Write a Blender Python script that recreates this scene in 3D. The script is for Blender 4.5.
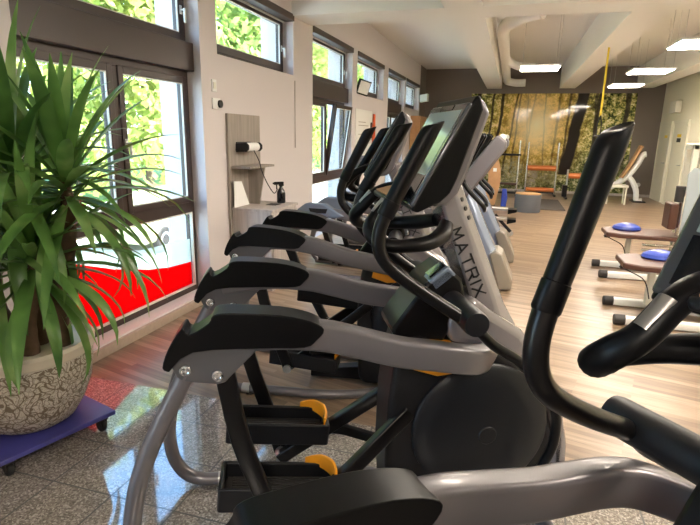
import bpy, bmesh, math, random
from mathutils import Vector, Matrix
R = math.radians
random.seed(7)
for o in list(bpy.data.objects): bpy.data.objects.remove(o)
SC = bpy.context.scene
COL = SC.collection

# ---------------------------------------------------------------- camera
def make_camera():
    yaw, pit, roll = R(16.54), R(13.68), R(1.07)
    f = Vector((-math.sin(yaw)*math.cos(pit), math.cos(yaw)*math.cos(pit), -math.sin(pit)))
    r = Vector((math.cos(yaw), math.sin(yaw), 0)); u = r.cross(f)
    r2 = r*math.cos(roll)+u*math.sin(roll); u2 = u*math.cos(roll)-r*math.sin(roll)
    cd = bpy.data.cameras.new('camera'); co = bpy.data.objects.new('camera', cd); COL.objects.link(co)
    m = Matrix((r2, u2, -f)).transposed().to_4x4(); m.translation = Vector((0, 0, 1.6))
    co.matrix_world = m
    cd.sensor_fit = 'HORIZONTAL'; cd.sensor_width = 36; cd.lens = 526/700*36; cd.clip_start = .02; cd.clip_end = 400
    SC.camera = co
make_camera()
# ---------------------------------------------------------------- world, sun, exposure
SC.view_settings.view_transform = 'Standard'; SC.view_settings.look = 'None'
SC.view_settings.gamma = 1; SC.view_settings.use_curve_mapping = False
SC.view_settings.exposure = 1.42
W = bpy.data.worlds.new('sky'); SC.world = W; W.use_nodes = True
wn = W.node_tree.nodes; wl = W.node_tree.links
bg = wn['Background']
sky = wn.new('ShaderNodeTexSky'); sky.sky_type = 'HOSEK_WILKIE'; sky.turbidity = 4; sky.ground_albedo = .4
sky.sun_direction = Vector((.6, .1, .8)).normalized()
wl.new(sky.outputs[0], bg.inputs[0]); bg.inputs[1].default_value = 20
def make_sun():
    l = bpy.data.lights.new('sun', 'SUN'); l.energy = 11; l.angle = R(1); l.color = (1, .95, .82)
    o = bpy.data.objects.new('sun', l); COL.objects.link(o)
    o.rotation_euler = Vector((.62, -.1, .78)).to_track_quat('Z', 'Y').to_euler()
make_sun()
LAMP_POWER = 27.0; LAMP_COL = (1, .89, .75)

# ---------------------------------------------------------------- materials
def mat(name, col, rough=.5, metal=0.0, spec=.5, coat=0.0, emit=None, es=0.0, bump=None, var=None):
    m = bpy.data.materials.new(name); m.use_nodes = True
    n = m.node_tree.nodes; l = m.node_tree.links; b = n['Principled BSDF']
    b.inputs['Base Color'].default_value = (*col, 1); b.inputs['Roughness'].default_value = rough
    b.inputs['Metallic'].default_value = metal; b.inputs['Specular IOR Level'].default_value = spec
    b.inputs['Coat Weight'].default_value = coat
    if emit: b.inputs['Emission Color'].default_value = (*emit, 1); b.inputs['Emission Strength'].default_value = es
    if var or bump:
        tc = n.new('ShaderNodeTexCoord'); no = n.new('ShaderNodeTexNoise')
        no.inputs['Scale'].default_value = (var or bump)[0]; no.inputs['Detail'].default_value = 4
        l.new(tc.outputs['Object'], no.inputs['Vector'])
        if var:
            mx = n.new('ShaderNodeMix'); mx.data_type = 'RGBA'
            k = var[1]
            mx.inputs[6].default_value = (*[c*(1-k) for c in col], 1); mx.inputs[7].default_value = (*[min(1, c*(1+k)) for c in col], 1)
            l.new(no.outputs['Fac'], mx.inputs[0]); l.new(mx.outputs[2], b.inputs['Base Color'])
        if bump:
            bp = n.new('ShaderNodeBump'); bp.inputs['Strength'].default_value = bump[1]; bp.inputs['Distance'].default_value = .002
            l.new(no.outputs['Fac'], bp.inputs['Height']); l.new(bp.outputs[0], b.inputs['Normal'])
    return m
def nodes(name):
    m = bpy.data.materials.new(name); m.use_nodes = True
    n = m.node_tree.nodes; l = m.node_tree.links
    return m, n, l, n['Principled BSDF']
def math_(n, l, op, a, b=None, c=None, clamp=False):
    x = n.new('ShaderNodeMath'); x.operation = op; x.use_clamp = clamp
    for i, v in enumerate((a, b, c)):
        if v is None: continue
        if isinstance(v, (int, float)): x.inputs[i].default_value = v
        else: l.new(v, x.inputs[i])
    return x.outputs[0]
def mixc(n, l, fac, a, b, mode='MIX'):
    x = n.new('ShaderNodeMix'); x.data_type = 'RGBA'; x.blend_type = mode
    for i, v in ((0, fac), (6, a), (7, b)):
        if isinstance(v, (int, float)): x.inputs[i].default_value = v
        elif isinstance(v, tuple): x.inputs[i].default_value = (*v, 1)
        else: l.new(v, x.inputs[i])
    return x.outputs[2]
def ramp(n, l, fac, stops):
    x = n.new('ShaderNodeValToRGB'); e = x.color_ramp.elements
    while len(e) < len(stops): e.new(.5)
    for q, (p, c) in zip(e, stops): q.position = p; q.color = (*c, 1)
    l.new(fac, x.inputs[0]); return x.outputs[0]

def m_tile():
    m, n, l, b = nodes('granite_tile'); tc = n.new('ShaderNodeTexCoord')
    mp = n.new('ShaderNodeMapping'); mp.inputs['Location'].default_value = (-.03, -.04, 0)
    l.new(tc.outputs['Object'], mp.inputs[0])
    v = n.new('ShaderNodeTexVoronoi'); v.inputs['Scale'].default_value = 140; l.new(tc.outputs['Object'], v.inputs['Vector'])
    no = n.new('ShaderNodeTexNoise'); no.inputs['Scale'].default_value = 90; no.inputs['Detail'].default_value = 3; l.new(tc.outputs['Object'], no.inputs['Vector'])
    sp = n.new('ShaderNodeSeparateColor'); l.new(v.outputs['Color'], sp.inputs[0])
    c1 = ramp(n, l, sp.outputs[0], [(0, (.05, .045, .04)), (.35, (.20, .175, .155)), (.7, (.40, .36, .32)), (1, (.78, .72, .65))])
    c1 = mixc(n, l, no.outputs['Fac'], c1, (.29, .255, .225))
    br = n.new('ShaderNodeTexBrick'); br.offset = 0; br.squash = 1
    br.inputs['Scale'].default_value = 1; br.inputs['Mortar Size'].default_value = .0042; br.inputs['Mortar Smooth'].default_value = 0
    br.inputs['Brick Width'].default_value = .325; br.inputs['Row Height'].default_value = .325
    l.new(mp.outputs[0], br.inputs['Vector'])
    col = mixc(n, l, br.outputs['Fac'], c1, (.05, .045, .04))
    l.new(col, b.inputs['Base Color'])
    rr = math_(n, l, 'MULTIPLY_ADD', br.outputs['Fac'], .4, .06); l.new(rr, b.inputs['Roughness'])
    b.inputs['Specular IOR Level'].default_value = .9; b.inputs['Coat Weight'].default_value = .6; b.inputs['Coat Roughness'].default_value = .04
    return m
def m_wood():
    m, n, l, b = nodes('strip_parquet'); tc = n.new('ShaderNodeTexCoord')
    mp = n.new('ShaderNodeMapping'); mp.inputs['Rotation'].default_value = (0, 0, R(14)); l.new(tc.outputs['Object'], mp.inputs[0])
    br = n.new('ShaderNodeTexBrick'); br.offset = .37; br.inputs['Scale'].default_value = 1
    br.inputs['Brick Width'].default_value = .9; br.inputs['Row Height'].default_value = .045
    br.inputs['Mortar Size'].default_value = .0007; br.inputs['Bias'].default_value = 0
    br.inputs['Color1'].default_value = (0, 0, 0, 1); br.inputs['Color2'].default_value = (1, 1, 1, 1); br.inputs['Mortar'].default_value = (.3, .3, .3, 1)
    l.new(mp.outputs[0], br.inputs['Vector'])
    m2 = n.new('ShaderNodeMapping'); m2.inputs['Scale'].default_value = (3, 45, 1); l.new(mp.outputs[0], m2.inputs[0])
    no = n.new('ShaderNodeTexNoise'); no.inputs['Scale'].default_value = 1; no.inputs['Detail'].default_value = 5; no.inputs['Roughness'].default_value = .65
    l.new(m2.outputs[0], no.inputs['Vector'])
    pl = ramp(n, l, br.outputs['Color'], [(0, (.185, .122, .078)), (.5, (.275, .188, .122)), (1, (.37, .265, .18))])
    gr = ramp(n, l, no.outputs['Fac'], [(.3, (.55, .52, .50)), (.55, (1, 1, 1))])
    col = mixc(n, l, .75, pl, gr, 'MULTIPLY')
    l.new(col, b.inputs['Base Color']); b.inputs['Roughness'].default_value = .33
    return m
def m_pot():
    m, n, l, b = nodes('relief_ceramic'); tc = n.new('ShaderNodeTexCoord')
    no = n.new('ShaderNodeTexNoise'); no.inputs['Scale'].default_value = 9; no.inputs['Detail'].default_value = 1; l.new(tc.outputs['Object'], no.inputs['Vector'])
    wv = n.new('ShaderNodeVectorMath'); wv.operation = 'MULTIPLY_ADD'; l.new(no.outputs['Color'], wv.inputs[0]); wv.inputs[1].default_value = (.22, .22, .22); l.new(tc.outputs['Object'], wv.inputs[2])
    v = n.new('ShaderNodeTexVoronoi'); v.feature = 'DISTANCE_TO_EDGE'; v.inputs['Scale'].default_value = 24; l.new(wv.outputs[0], v.inputs['Vector'])
    v2 = n.new('ShaderNodeTexVoronoi'); v2.feature = 'DISTANCE_TO_EDGE'; v2.inputs['Scale'].default_value = 60; l.new(wv.outputs[0], v2.inputs['Vector'])
    h = math_(n, l, 'MINIMUM', math_(n, l, 'MULTIPLY', v.outputs[0], 5), math_(n, l, 'MULTIPLY_ADD', v2.outputs[0], 7, .06))
    sz = n.new('ShaderNodeSeparateXYZ'); l.new(tc.outputs['Object'], sz.inputs[0])
    rim = math_(n, l, 'GREATER_THAN', sz.outputs[2], .374)
    h = math_(n, l, 'MAXIMUM', h, rim)
    col = ramp(n, l, h, [(.25, (.20, .15, .10)), (.40, (.58, .52, .43)), (1, (.66, .60, .51))])
    l.new(col, b.inputs['Base Color']); b.inputs['Roughness'].default_value = .55
    bp = n.new('ShaderNodeBump'); bp.inputs['Strength'].default_value = .7; bp.inputs['Distance'].default_value = .006
    l.new(math_(n, l, 'MINIMUM', h, .6), bp.inputs['Height']); l.new(bp.outputs[0], b.inputs['Normal'])
    return m
def m_greywood(name, c):
    m, n, l, b = nodes(name); tc = n.new('ShaderNodeTexCoord')
    m2 = n.new('ShaderNodeMapping'); m2.inputs['Scale'].default_value = (30, 30, 2.5); l.new(tc.outputs['Object'], m2.inputs[0])
    no = n.new('ShaderNodeTexNoise'); no.inputs['Scale'].default_value = 1; no.inputs['Detail'].default_value = 4; l.new(m2.outputs[0], no.inputs['Vector'])
    col = ramp(n, l, no.outputs['Fac'], [(.3, tuple(x*.8 for x in c)), (.7, tuple(min(1, x*1.12) for x in c))])
    l.new(col, b.inputs['Base Color']); b.inputs['Roughness'].default_value = .5
    return m
def m_leaf():
    m, n, l, b = nodes('yucca_leaf'); tc = n.new('ShaderNodeTexCoord')
    no = n.new('ShaderNodeTexNoise'); no.inputs['Scale'].default_value = 5; l.new(tc.outputs['Object'], no.inputs['Vector'])
    col = ramp(n, l, no.outputs['Fac'], [(.3, (.06, .15, .035)), (.52, (.14, .29, .065)), (.72, (.32, .47, .16))])
    l.new(col, b.inputs['Base Color']); b.inputs['Roughness'].default_value = .32
    tr = n.new('ShaderNodeBsdfTranslucent'); l.new(col, tr.inputs[0])
    mx = n.new('ShaderNodeMixShader'); mx.inputs[0].default_value = .3; l.new(b.outputs[0], mx.inputs[1]); l.new(tr.outputs[0], mx.inputs[2])
    l.new(mx.outputs[0], n['Material Output'].inputs[0])
    return m
def m_treeleaf(name, a, c):
    m, n, l, b = nodes(name); oi = n.new('ShaderNodeTexCoord')
    no = n.new('ShaderNodeTexNoise'); no.inputs['Scale'].default_value = 1.3; no.inputs['Detail'].default_value = 3; l.new(oi.outputs['Object'], no.inputs['Vector'])
    col = ramp(n, l, no.outputs['Fac'], [(.35, a), (.65, c)])
    l.new(col, b.inputs['Base Color']); b.inputs['Roughness'].default_value = .6
    tr = n.new('ShaderNodeBsdfTranslucent'); l.new(col, tr.inputs[0])
    mx = n.new('ShaderNodeMixShader'); mx.inputs[0].default_value = .45; l.new(b.outputs[0], mx.inputs[1]); l.new(tr.outputs[0], mx.inputs[2])
    l.new(mx.outputs[0], n['Material Output'].inputs[0])
    return m
def m_glass():
    m, n, l, b = nodes('window_glass')
    t = n.new('ShaderNodeBsdfTransparent'); t.inputs[0].default_value = (.96, .98, .97, 1)
    g = n.new('ShaderNodeBsdfGlossy'); g.inputs['Roughness'].default_value = .01
    lw = n.new('ShaderNodeLayerWeight'); lw.inputs[0].default_value = .5
    fr = math_(n, l, 'MULTIPLY_ADD', math_(n, l, 'POWER', lw.outputs['Facing'], 5), .9, .02)
    mx = n.new('ShaderNodeMixShader'); l.new(fr, mx.inputs[0]); l.new(t.outputs[0], mx.inputs[1]); l.new(g.outputs[0], mx.inputs[2])
    l.new(mx.outputs[0], n['Material Output'].inputs[0]); return m
def m_film(name, tcol, dcol, k):
    m, n, l, b = nodes(name)
    t = n.new('ShaderNodeBsdfTransparent'); t.inputs[0].default_value = (*tcol, 1)
    g = n.new('ShaderNodeBsdfTranslucent'); g.inputs[0].default_value = (*dcol, 1)
    d = n.new('ShaderNodeBsdfDiffuse'); d.inputs[0].default_value = (*dcol, 1)
    m1 = n.new('ShaderNodeMixShader'); m1.inputs[0].default_value = .35; l.new(g.outputs[0], m1.inputs[1]); l.new(d.outputs[0], m1.inputs[2])
    mx = n.new('ShaderNodeMixShader'); mx.inputs[0].default_value = k; l.new(t.outputs[0], mx.inputs[1]); l.new(m1.outputs[0], mx.inputs[2])
    l.new(mx.outputs[0], n['Material Output'].inputs[0]); return m
def m_mural():
    """printed forest wallpaper: x across, z up (object coordinates, metres)"""
    m, n, l, b = nodes('forest_wallpaper'); tc = n.new('ShaderNodeTexCoord')
    s = n.new('ShaderNodeSeparateXYZ'); l.new(tc.outputs['Object'], s.inputs[0]); X, Z = s.outputs[0], s.outputs[2]
    def noise(sc, det=3, scale=None):
        q = n.new('ShaderNodeTexNoise'); q.inputs['Scale'].default_value = sc; q.inputs['Detail'].default_value = det; q.inputs['Roughness'].default_value = .65
        if scale:
            mp = n.new('ShaderNodeMapping'); mp.inputs['Scale'].default_value = scale; l.new(tc.outputs['Object'], mp.inputs[0]); l.new(mp.outputs[0], q.inputs[0])
        else: l.new(tc.outputs['Object'], q.inputs[0])
        return q.outputs['Fac']
    nz = math_(n, l, 'MULTIPLY_ADD', noise(26, 4), .5, math_(n, l, 'MULTIPLY_ADD', noise(5, 6), .75, -.125))
    leaf = ramp(n, l, nz, [(.40, (.012, .02, .008)), (.46, (.12, .16, .035)), (.51, (.40, .40, .10)), (.56, (.78, .70, .28)), (.62, (1, .95, .66))])
    under = ramp(n, l, nz, [(.40, (.01, .015, .008)), (.47, (.09, .12, .035)), (.54, (.27, .28, .11)), (.61, (.65, .60, .40))])
    up = math_(n, l, 'MULTIPLY_ADD', math_(n, l, 'ADD', Z, math_(n, l, 'MULTIPLY', noise(2, 2), .8)), 1.6, -2.0, clamp=True)
    col = mixc(n, l, up, under, leaf)
    # bright clearing with the low sun of the picture
    dx = math_(n, l, 'SUBTRACT', X, .62); dz = math_(n, l, 'SUBTRACT', Z, 2.0)
    d = math_(n, l, 'SQRT', math_(n, l, 'ADD', math_(n, l, 'MULTIPLY', dx, dx), math_(n, l, 'MULTIPLY', math_(n, l, 'MULTIPLY', dz, dz), .8)))
    gl = math_(n, l, 'SUBTRACT', 1, math_(n, l, 'MULTIPLY', d, .55), clamp=True)
    glow = math_(n, l, 'MULTIPLY', math_(n, l, 'MULTIPLY', math_(n, l, 'POWER', gl, 1.3), math_(n, l, 'MULTIPLY_ADD', nz, 2.2, .15)), .95, clamp=True)
    col = mixc(n, l, glow, col, (1, .60, .13))
    core = math_(n, l, 'SUBTRACT', 1, math_(n, l, 'MULTIPLY', d, 1.15), clamp=True)
    # trunks
    wob = math_(n, l, 'MULTIPLY_ADD', noise(1.2, 2), .16, -.08)
    def trunk(x0, lean, w, dark, c=(.03, .02, .012)):
        nonlocal col
        e = math_(n, l, 'ABSOLUTE', math_(n, l, 'ADD', math_(n, l, 'SUBTRACT', X, math_(n, l, 'MULTIPLY_ADD', Z, lean, x0)), wob))
        f = math_(n, l, 'MULTIPLY', math_(n, l, 'SUBTRACT', 1, math_(n, l, 'MULTIPLY', math_(n, l, 'SUBTRACT', e, w), 1/(.25*w+.012)), clamp=True), dark)
        g = math_(n, l, 'GREATER_THAN', Z, .55)
        col = mixc(n, l, math_(n, l, 'MULTIPLY', f, g), col, c)
    for a in ((-.78, .05, .022, .9), (-.55, .06, .03, .95), (-.30, .12, .02, .8), (-.05, .06, .018, .7), (.25, .10, .016, .5), (.42, -.03, .012, .45), (.95, -.05, .014, .5), (1.12, .04, .02, .6),
              (1.42, .02, .022, .8), (2.12, .06, .035, .95), (2.30, -.04, .03, .8), (2.95, .02, .05, .85), (-1.15, .03, .05, .9), (3.1, -.05, .03, .6)): trunk(*a)
    trunk(1.47, .125, .14, 1.0, (.025, .018, .014))
    col = mixc(n, l, math_(n, l, 'MULTIPLY', core, .9), col, (1, .92, .62))
    # pale flowering shrubs low down
    for (x0, z0, rx, rz, c) in ((.05, .62, .38, .42, (.42, .42, .27)), (.95, .50, .5, .4, (.22, .20, .09)), (.62, .45, .2, .45, (.45, .36, .28)), (2.6, .6, .6, .35, (.2, .25, .06))):
        ex = math_(n, l, 'MULTIPLY', math_(n, l, 'SUBTRACT', X, x0), 1/rx); ez = math_(n, l, 'MULTIPLY', math_(n, l, 'SUBTRACT', Z, z0), 1/rz)
        q = math_(n, l, 'SUBTRACT', 1.1, math_(n, l, 'ADD', math_(n, l, 'MULTIPLY', ex, ex), math_(n, l, 'MULTIPLY', ez, ez)), clamp=True)
        q = math_(n, l, 'MULTIPLY', q, ramp(n, l, noise(16, 6), [(.38, (0, 0, 0)), (.6, (1, 1, 1))]))
        col = mixc(n, l, q, col, c)
    l.new(col, b.inputs['Base Color']); b.inputs['Roughness'].default_value = .06; b.inputs['Specular IOR Level'].default_value = .35
    return m
M = {}
M['wall'] = mat('pinkish_white_plaster', (.68, .625, .625), .8, bump=(60, .15))
M['ceil'] = mat('white_ceiling', (.88, .865, .83), .85, bump=(40, .1))
M['brownwall'] = mat('brown_grey_wall_paint', (.20, .165, .14), .8)
M['cream'] = mat('cream_wall_paint', (.80, .75, .60), .7)
M['door'] = mat('cream_door_paint', (.78, .74, .60), .45)
M['frame'] = mat('brown_window_frame', (.048, .030, .026), .36, var=(8, .12))
M['blind'] = mat('dark_brown_blind', (.075, .055, .045), .5)
M['glass'] = m_glass()
M['red_film'] = m_film('red_window_film', (.9, .01, .015), (.95, .012, .02), .62)
M['milk_film'] = m_film('milky_window_film', (.9, .93, .9), (.85, .9, .88), .45)
M['gasket'] = mat('pale_window_gasket', (.75, .74, .70), .5)
M['tile'] = m_tile(); M['wood'] = m_wood()
M['sill'] = mat('beige_stone_sill', (.42, .33, .26), .45, var=(30, .15))
M['mural'] = m_mural()
M['black'] = mat('black_rubber_plastic', (.002, .002, .0028), .38, spec=.2, bump=(300, .05))
M['satin'] = mat('satin_black_tube', (.005, .0045, .005), .28, spec=.28)
M['charcoal'] = mat('charcoal_plastic', (.010, .010, .012), .42, spec=.28)
M['gloss'] = mat('gloss_black', (.006, .007, .009), .12, spec=.5)
M['disc'] = mat('dark_disc_plastic', (.010, .011, .014), .33, spec=.3)
M['silver'] = mat('silver_grey_powder_coat', (.165, .153, .163), .34, metal=.35, spec=.4, coat=.12)
M['silver_dark'] = mat('grey_steel_plate', (.11, .107, .115), .36, metal=.35, coat=.15)
M['lilac'] = mat('pale_silver_shell', (.25, .23, .245), .2, metal=.3, coat=.6)
M['chrome'] = mat('chrome', (.75, .75, .76), .14, metal=1)
M['steel'] = mat('brushed_steel', (.55, .54, .53), .3, metal=.9)
M['orange'] = mat('orange_plastic', (.85, .33, .015), .4)
M['pulse'] = mat('dull_metal_grip', (.30, .28, .27), .35, metal=.8)
M['bezel'] = mat('dark_gloss_bezel', (.10, .105, .115), .2, metal=.5, spec=.5, coat=.3)
M['screen'] = mat('console_screen_reflection', (.30, .36, .36), .1, spec=.8)  # pale teal base paints the window reflection on the switched-off screen
M['blueshell'] = mat('grey_blue_plastic', (.16, .20, .27), .3, coat=.3)
M['bluegrey'] = mat('blue_grey_metallic', (.25, .29, .38), .25, metal=.4, coat=.3)
M['beigeshell'] = mat('beige_silver_plastic', (.27, .24, .20), .3, metal=.3)
M['leaf'] = m_leaf()
M['trunk'] = mat('ringed_bark', (.13, .075, .045), .85, bump=(40, .8), var=(25, .5))
M['soil'] = mat('dark_soil', (.02, .016, .013), .95, var=(60, .5))
M['pot'] = m_pot(); M['potrim'] = mat('cream_ceramic', (.64, .56, .45), .5, var=(15, .08))
M['dolly'] = mat('blue_violet_board', (.055, .055, .26), .35, var=(20, .15))
M['rubber'] = mat('dark_rubber', (.025, .022, .022), .6)
M['greywood'] = m_greywood('grey_oak_laminate', (.33, .285, .25))
M['greywood_l'] = m_greywood('light_grey_laminate', (.47, .42, .39))
M['white'] = mat('white_enamel', (.80, .80, .78), .35)
M['offwhite'] = mat('cream_enamel', (.74, .72, .62), .35)
M['paper'] = mat('white_paper', (.85, .85, .84), .8)
M['brownpad'] = mat('brown_vinyl', (.085, .034, .022), .4)
M['bluepad'] = mat('blue_vinyl', (.03, .06, .36), .35)
M['orangepad'] = mat('orange_vinyl', (.62, .17, .035), .4)
M['ottoman'] = mat('slate_grey_fabric', (.105, .11, .125), .8, bump=(200, .3))
M['tan'] = mat('tan_wood', (.50, .27, .12), .45, var=(12, .2))
M['matgrey'] = mat('dark_grey_mat', (.07, .06, .055), .8)
M['yellow'] = mat('yellow_webbing', (.75, .55, .03), .6)
M['sign_yellow'] = mat('yellow_sticker', (.85, .6, .02), .5)
M['sign_red'] = mat('red_orange_plastic', (.75, .12, .03), .5)
M['acrylic'] = mat('grey_blue_acrylic', (.42, .48, .52), .12)
M['lampbody'] = mat('white_lamp_body', (.8, .8, .78), .4)
M['lamp'] = mat('lit_diffuser', (.9, .9, .9), .5, emit=LAMP_COL, es=LAMP_POWER)
M['ground'] = mat('pale_concrete_paving', (.50, .50, .46), .9, var=(2, .1))
M['lawn'] = mat('lawn', (.13, .23, .045), .9, var=(1.5, .4))
M['carpaint'] = mat('pale_green_car_paint', (.40, .42, .24), .3, coat=.5)
M['carglass'] = mat('car_glass', (.03, .04, .045), .05)
M['tree1'] = m_treeleaf('tree_leaf_bright', (.15, .27, .05), (.42, .51, .14))
M['tree2'] = m_treeleaf('tree_leaf_yellow', (.23, .32, .06), (.53, .56, .18))
M['bark'] = mat('tree_bark', (.12, .09, .065), .9)

# ---------------------------------------------------------------- mesh helpers
class MB:
    def __init__(s): s.v = []; s.f = []
    def add(s, vs, fs):
        k = len(s.v); s.v += [tuple(v) for v in vs]; s.f += [tuple(i+k for i in f) for f in fs]; return s
    def box(s, a, b, rot=None, c=None):
        (x0, y0, z0), (x1, y1, z1) = a, b
        vs = [Vector(p) for p in ((x0, y0, z0), (x1, y0, z0), (x1, y1, z0), (x0, y1, z0), (x0, y0, z1), (x1, y0, z1), (x1, y1, z1), (x0, y1, z1))]
        if rot is not None:
            c = Vector(c) if c is not None else Vector(((x0+x1)/2, (y0+y1)/2, (z0+z1)/2))
            vs = [c+rot@(v-c) for v in vs]
        return s.add(vs, [(0, 3, 2, 1), (4, 5, 6, 7), (0, 1, 5, 4), (1, 2, 6, 5), (2, 3, 7, 6), (3, 0, 4, 7)])
    def obox(s, c, ax, h):   # oriented box: centre, three axes, half sizes
        c = Vector(c); ax = [Vector(a) for a in ax]; vs = []
        for sx, sy, sz in ((-1, -1, -1), (1, -1, -1), (1, 1, -1), (-1, 1, -1), (-1, -1, 1), (1, -1, 1), (1, 1, 1), (-1, 1, 1)):
            vs.append(c+ax[0]*h[0]*sx+ax[1]*h[1]*sy+ax[2]*h[2]*sz)
        return s.add(vs, [(0, 3, 2, 1), (4, 5, 6, 7), (0, 1, 5, 4), (1, 2, 6, 5), (2, 3, 7, 6), (3, 0, 4, 7)])
    def prism(s, poly, y0, y1, ax='y'):   # polygon of (u,z) extruded along y (or (x,y) along z, (y,z) along x)
        n = len(poly)
        def p(q, t): return (q[0], t, q[1]) if ax == 'y' else ((q[0], q[1], t) if ax == 'z' else (t, q[0], q[1]))
        vs = [p(q, y0) for q in poly]+[p(q, y1) for q in poly]
        fs = [tuple(range(n)), tuple(range(2*n-1, n-1, -1))]+[(i, i+n, (i+1) % n+n, (i+1) % n) for i in range(n)]
        return s.add(vs, fs)
    def loft(s, rings, cap=True):
        n = len(rings[0]); vs = [v for r in rings for v in r]; fs = []
        for k in range(len(rings)-1):
            for i in range(n):
                j = (i+1) % n; fs.append((k*n+i, k*n+j, (k+1)*n+j, (k+1)*n+i))
        if cap: fs += [tuple(range(n-1, -1, -1)), tuple(range((len(rings)-1)*n, len(rings)*n))]
        return s.add(vs, fs)
    def sweep(s, path, prof, ref=(0, 1, 0), scale=None, cap=True, smooth=0):
        P = [Vector(p) for p in path]
        if smooth: P, scale = catmull(P, smooth, scale)
        rings = []; ref = Vector(ref); last = None
        for i, p in enumerate(P):
            t = (P[min(i+1, len(P)-1)]-P[max(i-1, 0)]).normalized()
            side = ref-t*ref.dot(t)
            if side.length < .05 and last is not None: side = last-t*last.dot(t)
            side.normalize(); last = side; nn = side.cross(t)
            k = scale[i] if scale else 1
            rings.append([p+side*a*k+nn*b*k for a, b in prof])
        return s.loft(rings, cap)
    def tube(s, path, r, seg=12, smooth=0, ref=(0, 1, 0), ry=None, scale=None):
        return s.sweep(path, [(r*math.cos(2*math.pi*i/seg), (ry or r)*math.sin(2*math.pi*i/seg)) for i in range(seg)], ref, scale, True, smooth)
    def rod(s, a, b, r, seg=14):
        a = Vector(a); b = Vector(b); t = (b-a).normalized()
        ref = Vector((0, 0, 1)) if abs(t.z) < .9 else Vector((1, 0, 0))
        return s.tube([a, b], r, seg, ref=ref)
    def lathe(s, prof, c=(0, 0, 0), axis='z', seg=32):
        rings = []
        for r, h in prof:
            ring = []
            for i in range(seg):
                a = 2*math.pi*i/seg; x, y = r*math.cos(a), r*math.sin(a)
                q = (x, y, h) if axis == 'z' else ((x, h, y) if axis == 'y' else (h, x, y))
                ring.append((q[0]+c[0], q[1]+c[1], q[2]+c[2]))
            rings.append(ring)
        return s.loft(rings)
    def xf(s, fn): s.v = [tuple(fn(v)) for v in s.v]; return s
    def build(s, name, m, parent=None, bevel=0, seg=2, sharp=35, loc=None, subsurf=0):
        me = bpy.data.meshes.new(name); me.from_pydata(s.v, [], s.f)
        bm = bmesh.new(); bm.from_mesh(me); bmesh.ops.recalc_face_normals(bm, faces=bm.faces); bm.to_mesh(me); bm.free()
        me.polygons.foreach_set('use_smooth', [True]*len(me.polygons)); me.set_sharp_from_angle(angle=R(sharp))
        me.materials.append(m if not isinstance(m, str) else M[m])
        o = bpy.data.objects.new(name, me); COL.objects.link(o)
        if parent: o.parent = parent
        if loc: o.location = loc
        if bevel:
            b = o.modifiers.new('bevel', 'BEVEL'); b.width = bevel; b.segments = seg; b.limit_method = 'ANGLE'; b.angle_limit = R(38); b.harden_normals = False
        if subsurf:
            q = o.modifiers.new('sub', 'SUBSURF'); q.levels = subsurf; q.render_levels = subsurf
        return o
def catmull(P, k, scale=None):
    out = []; sc = []
    for i in range(len(P)-1):
        a = P[max(i-1, 0)]; b = P[i]; c = P[i+1]; d = P[min(i+2, len(P)-1)]
        for j in range(k):
            t = j/k
            out.append(.5*((2*b)+(c-a)*t+(2*a-5*b+4*c-d)*t*t+(3*b-a-3*c+d)*t**3))
            if scale: sc.append(scale[i]*(1-t)+scale[i+1]*t)
    out.append(P[-1])
    if scale: sc.append(scale[-1])
    return out, (sc if scale else None)
def rrect(w, h, r, k=3):   # rounded rectangle profile, half sizes
    out = []
    for cx, cy, a0 in ((w-r, h-r, 0), (-w+r, h-r, 90), (-w+r, -h+r, 180), (w-r, -h+r, 270)):
        for i in range(k+1):
            a = R(a0+90*i/k); out.append((cx+r*math.cos(a), cy+r*math.sin(a)))
    return out
def thing(name, label, cat, loc=(0, 0, 0), rz=0, group=None):
    o = bpy.data.objects.new(name, None); COL.objects.link(o); o.empty_display_size = .1
    o.location = loc; o.rotation_euler = (0, 0, rz); o['label'] = label; o['category'] = cat
    if group: o['group'] = group
    return o
def tag(o, label, cat, group=None):
    o['label'] = label; o['category'] = cat
    if group: o['group'] = group
    return o
def struct(o): o['kind'] = 'structure'; return o
def dup(root, loc, rz=None, label=None, group=None):
    r = root.copy(); COL.objects.link(r); r.location = loc
    if rz is not None: r.rotation_euler = (0, 0, rz)
    if label: r['label'] = label
    if group: r['group'] = group
    for ch in list(root.children):
        c = ch.copy(); COL.objects.link(c); c.parent = r
        for g in list(ch.children):
            d = g.copy(); COL.objects.link(d); d.parent = c
    return r

# ================================================================ SETTING
XL, XR, YB, YF, ZC = -2.72, 3.9, -3.6, 17.0, 3.58
XO = -3.16            # outer face of the window wall
ST = lambda mb, name, m, **k: struct(mb.build(name, m, **k))
ST(MB().box((XL, YB, -.1), (XR, 2.6, 0)), 'floor_tiled', 'tile')
ST(MB().box((XL, 2.6, -.1), (XR, YF, 0)), 'floor_wood', 'wood')
ST(MB().box((XO, YB-.2, ZC), (XR+.2, YF+.2, ZC+.25)), 'ceiling', 'ceil')
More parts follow.
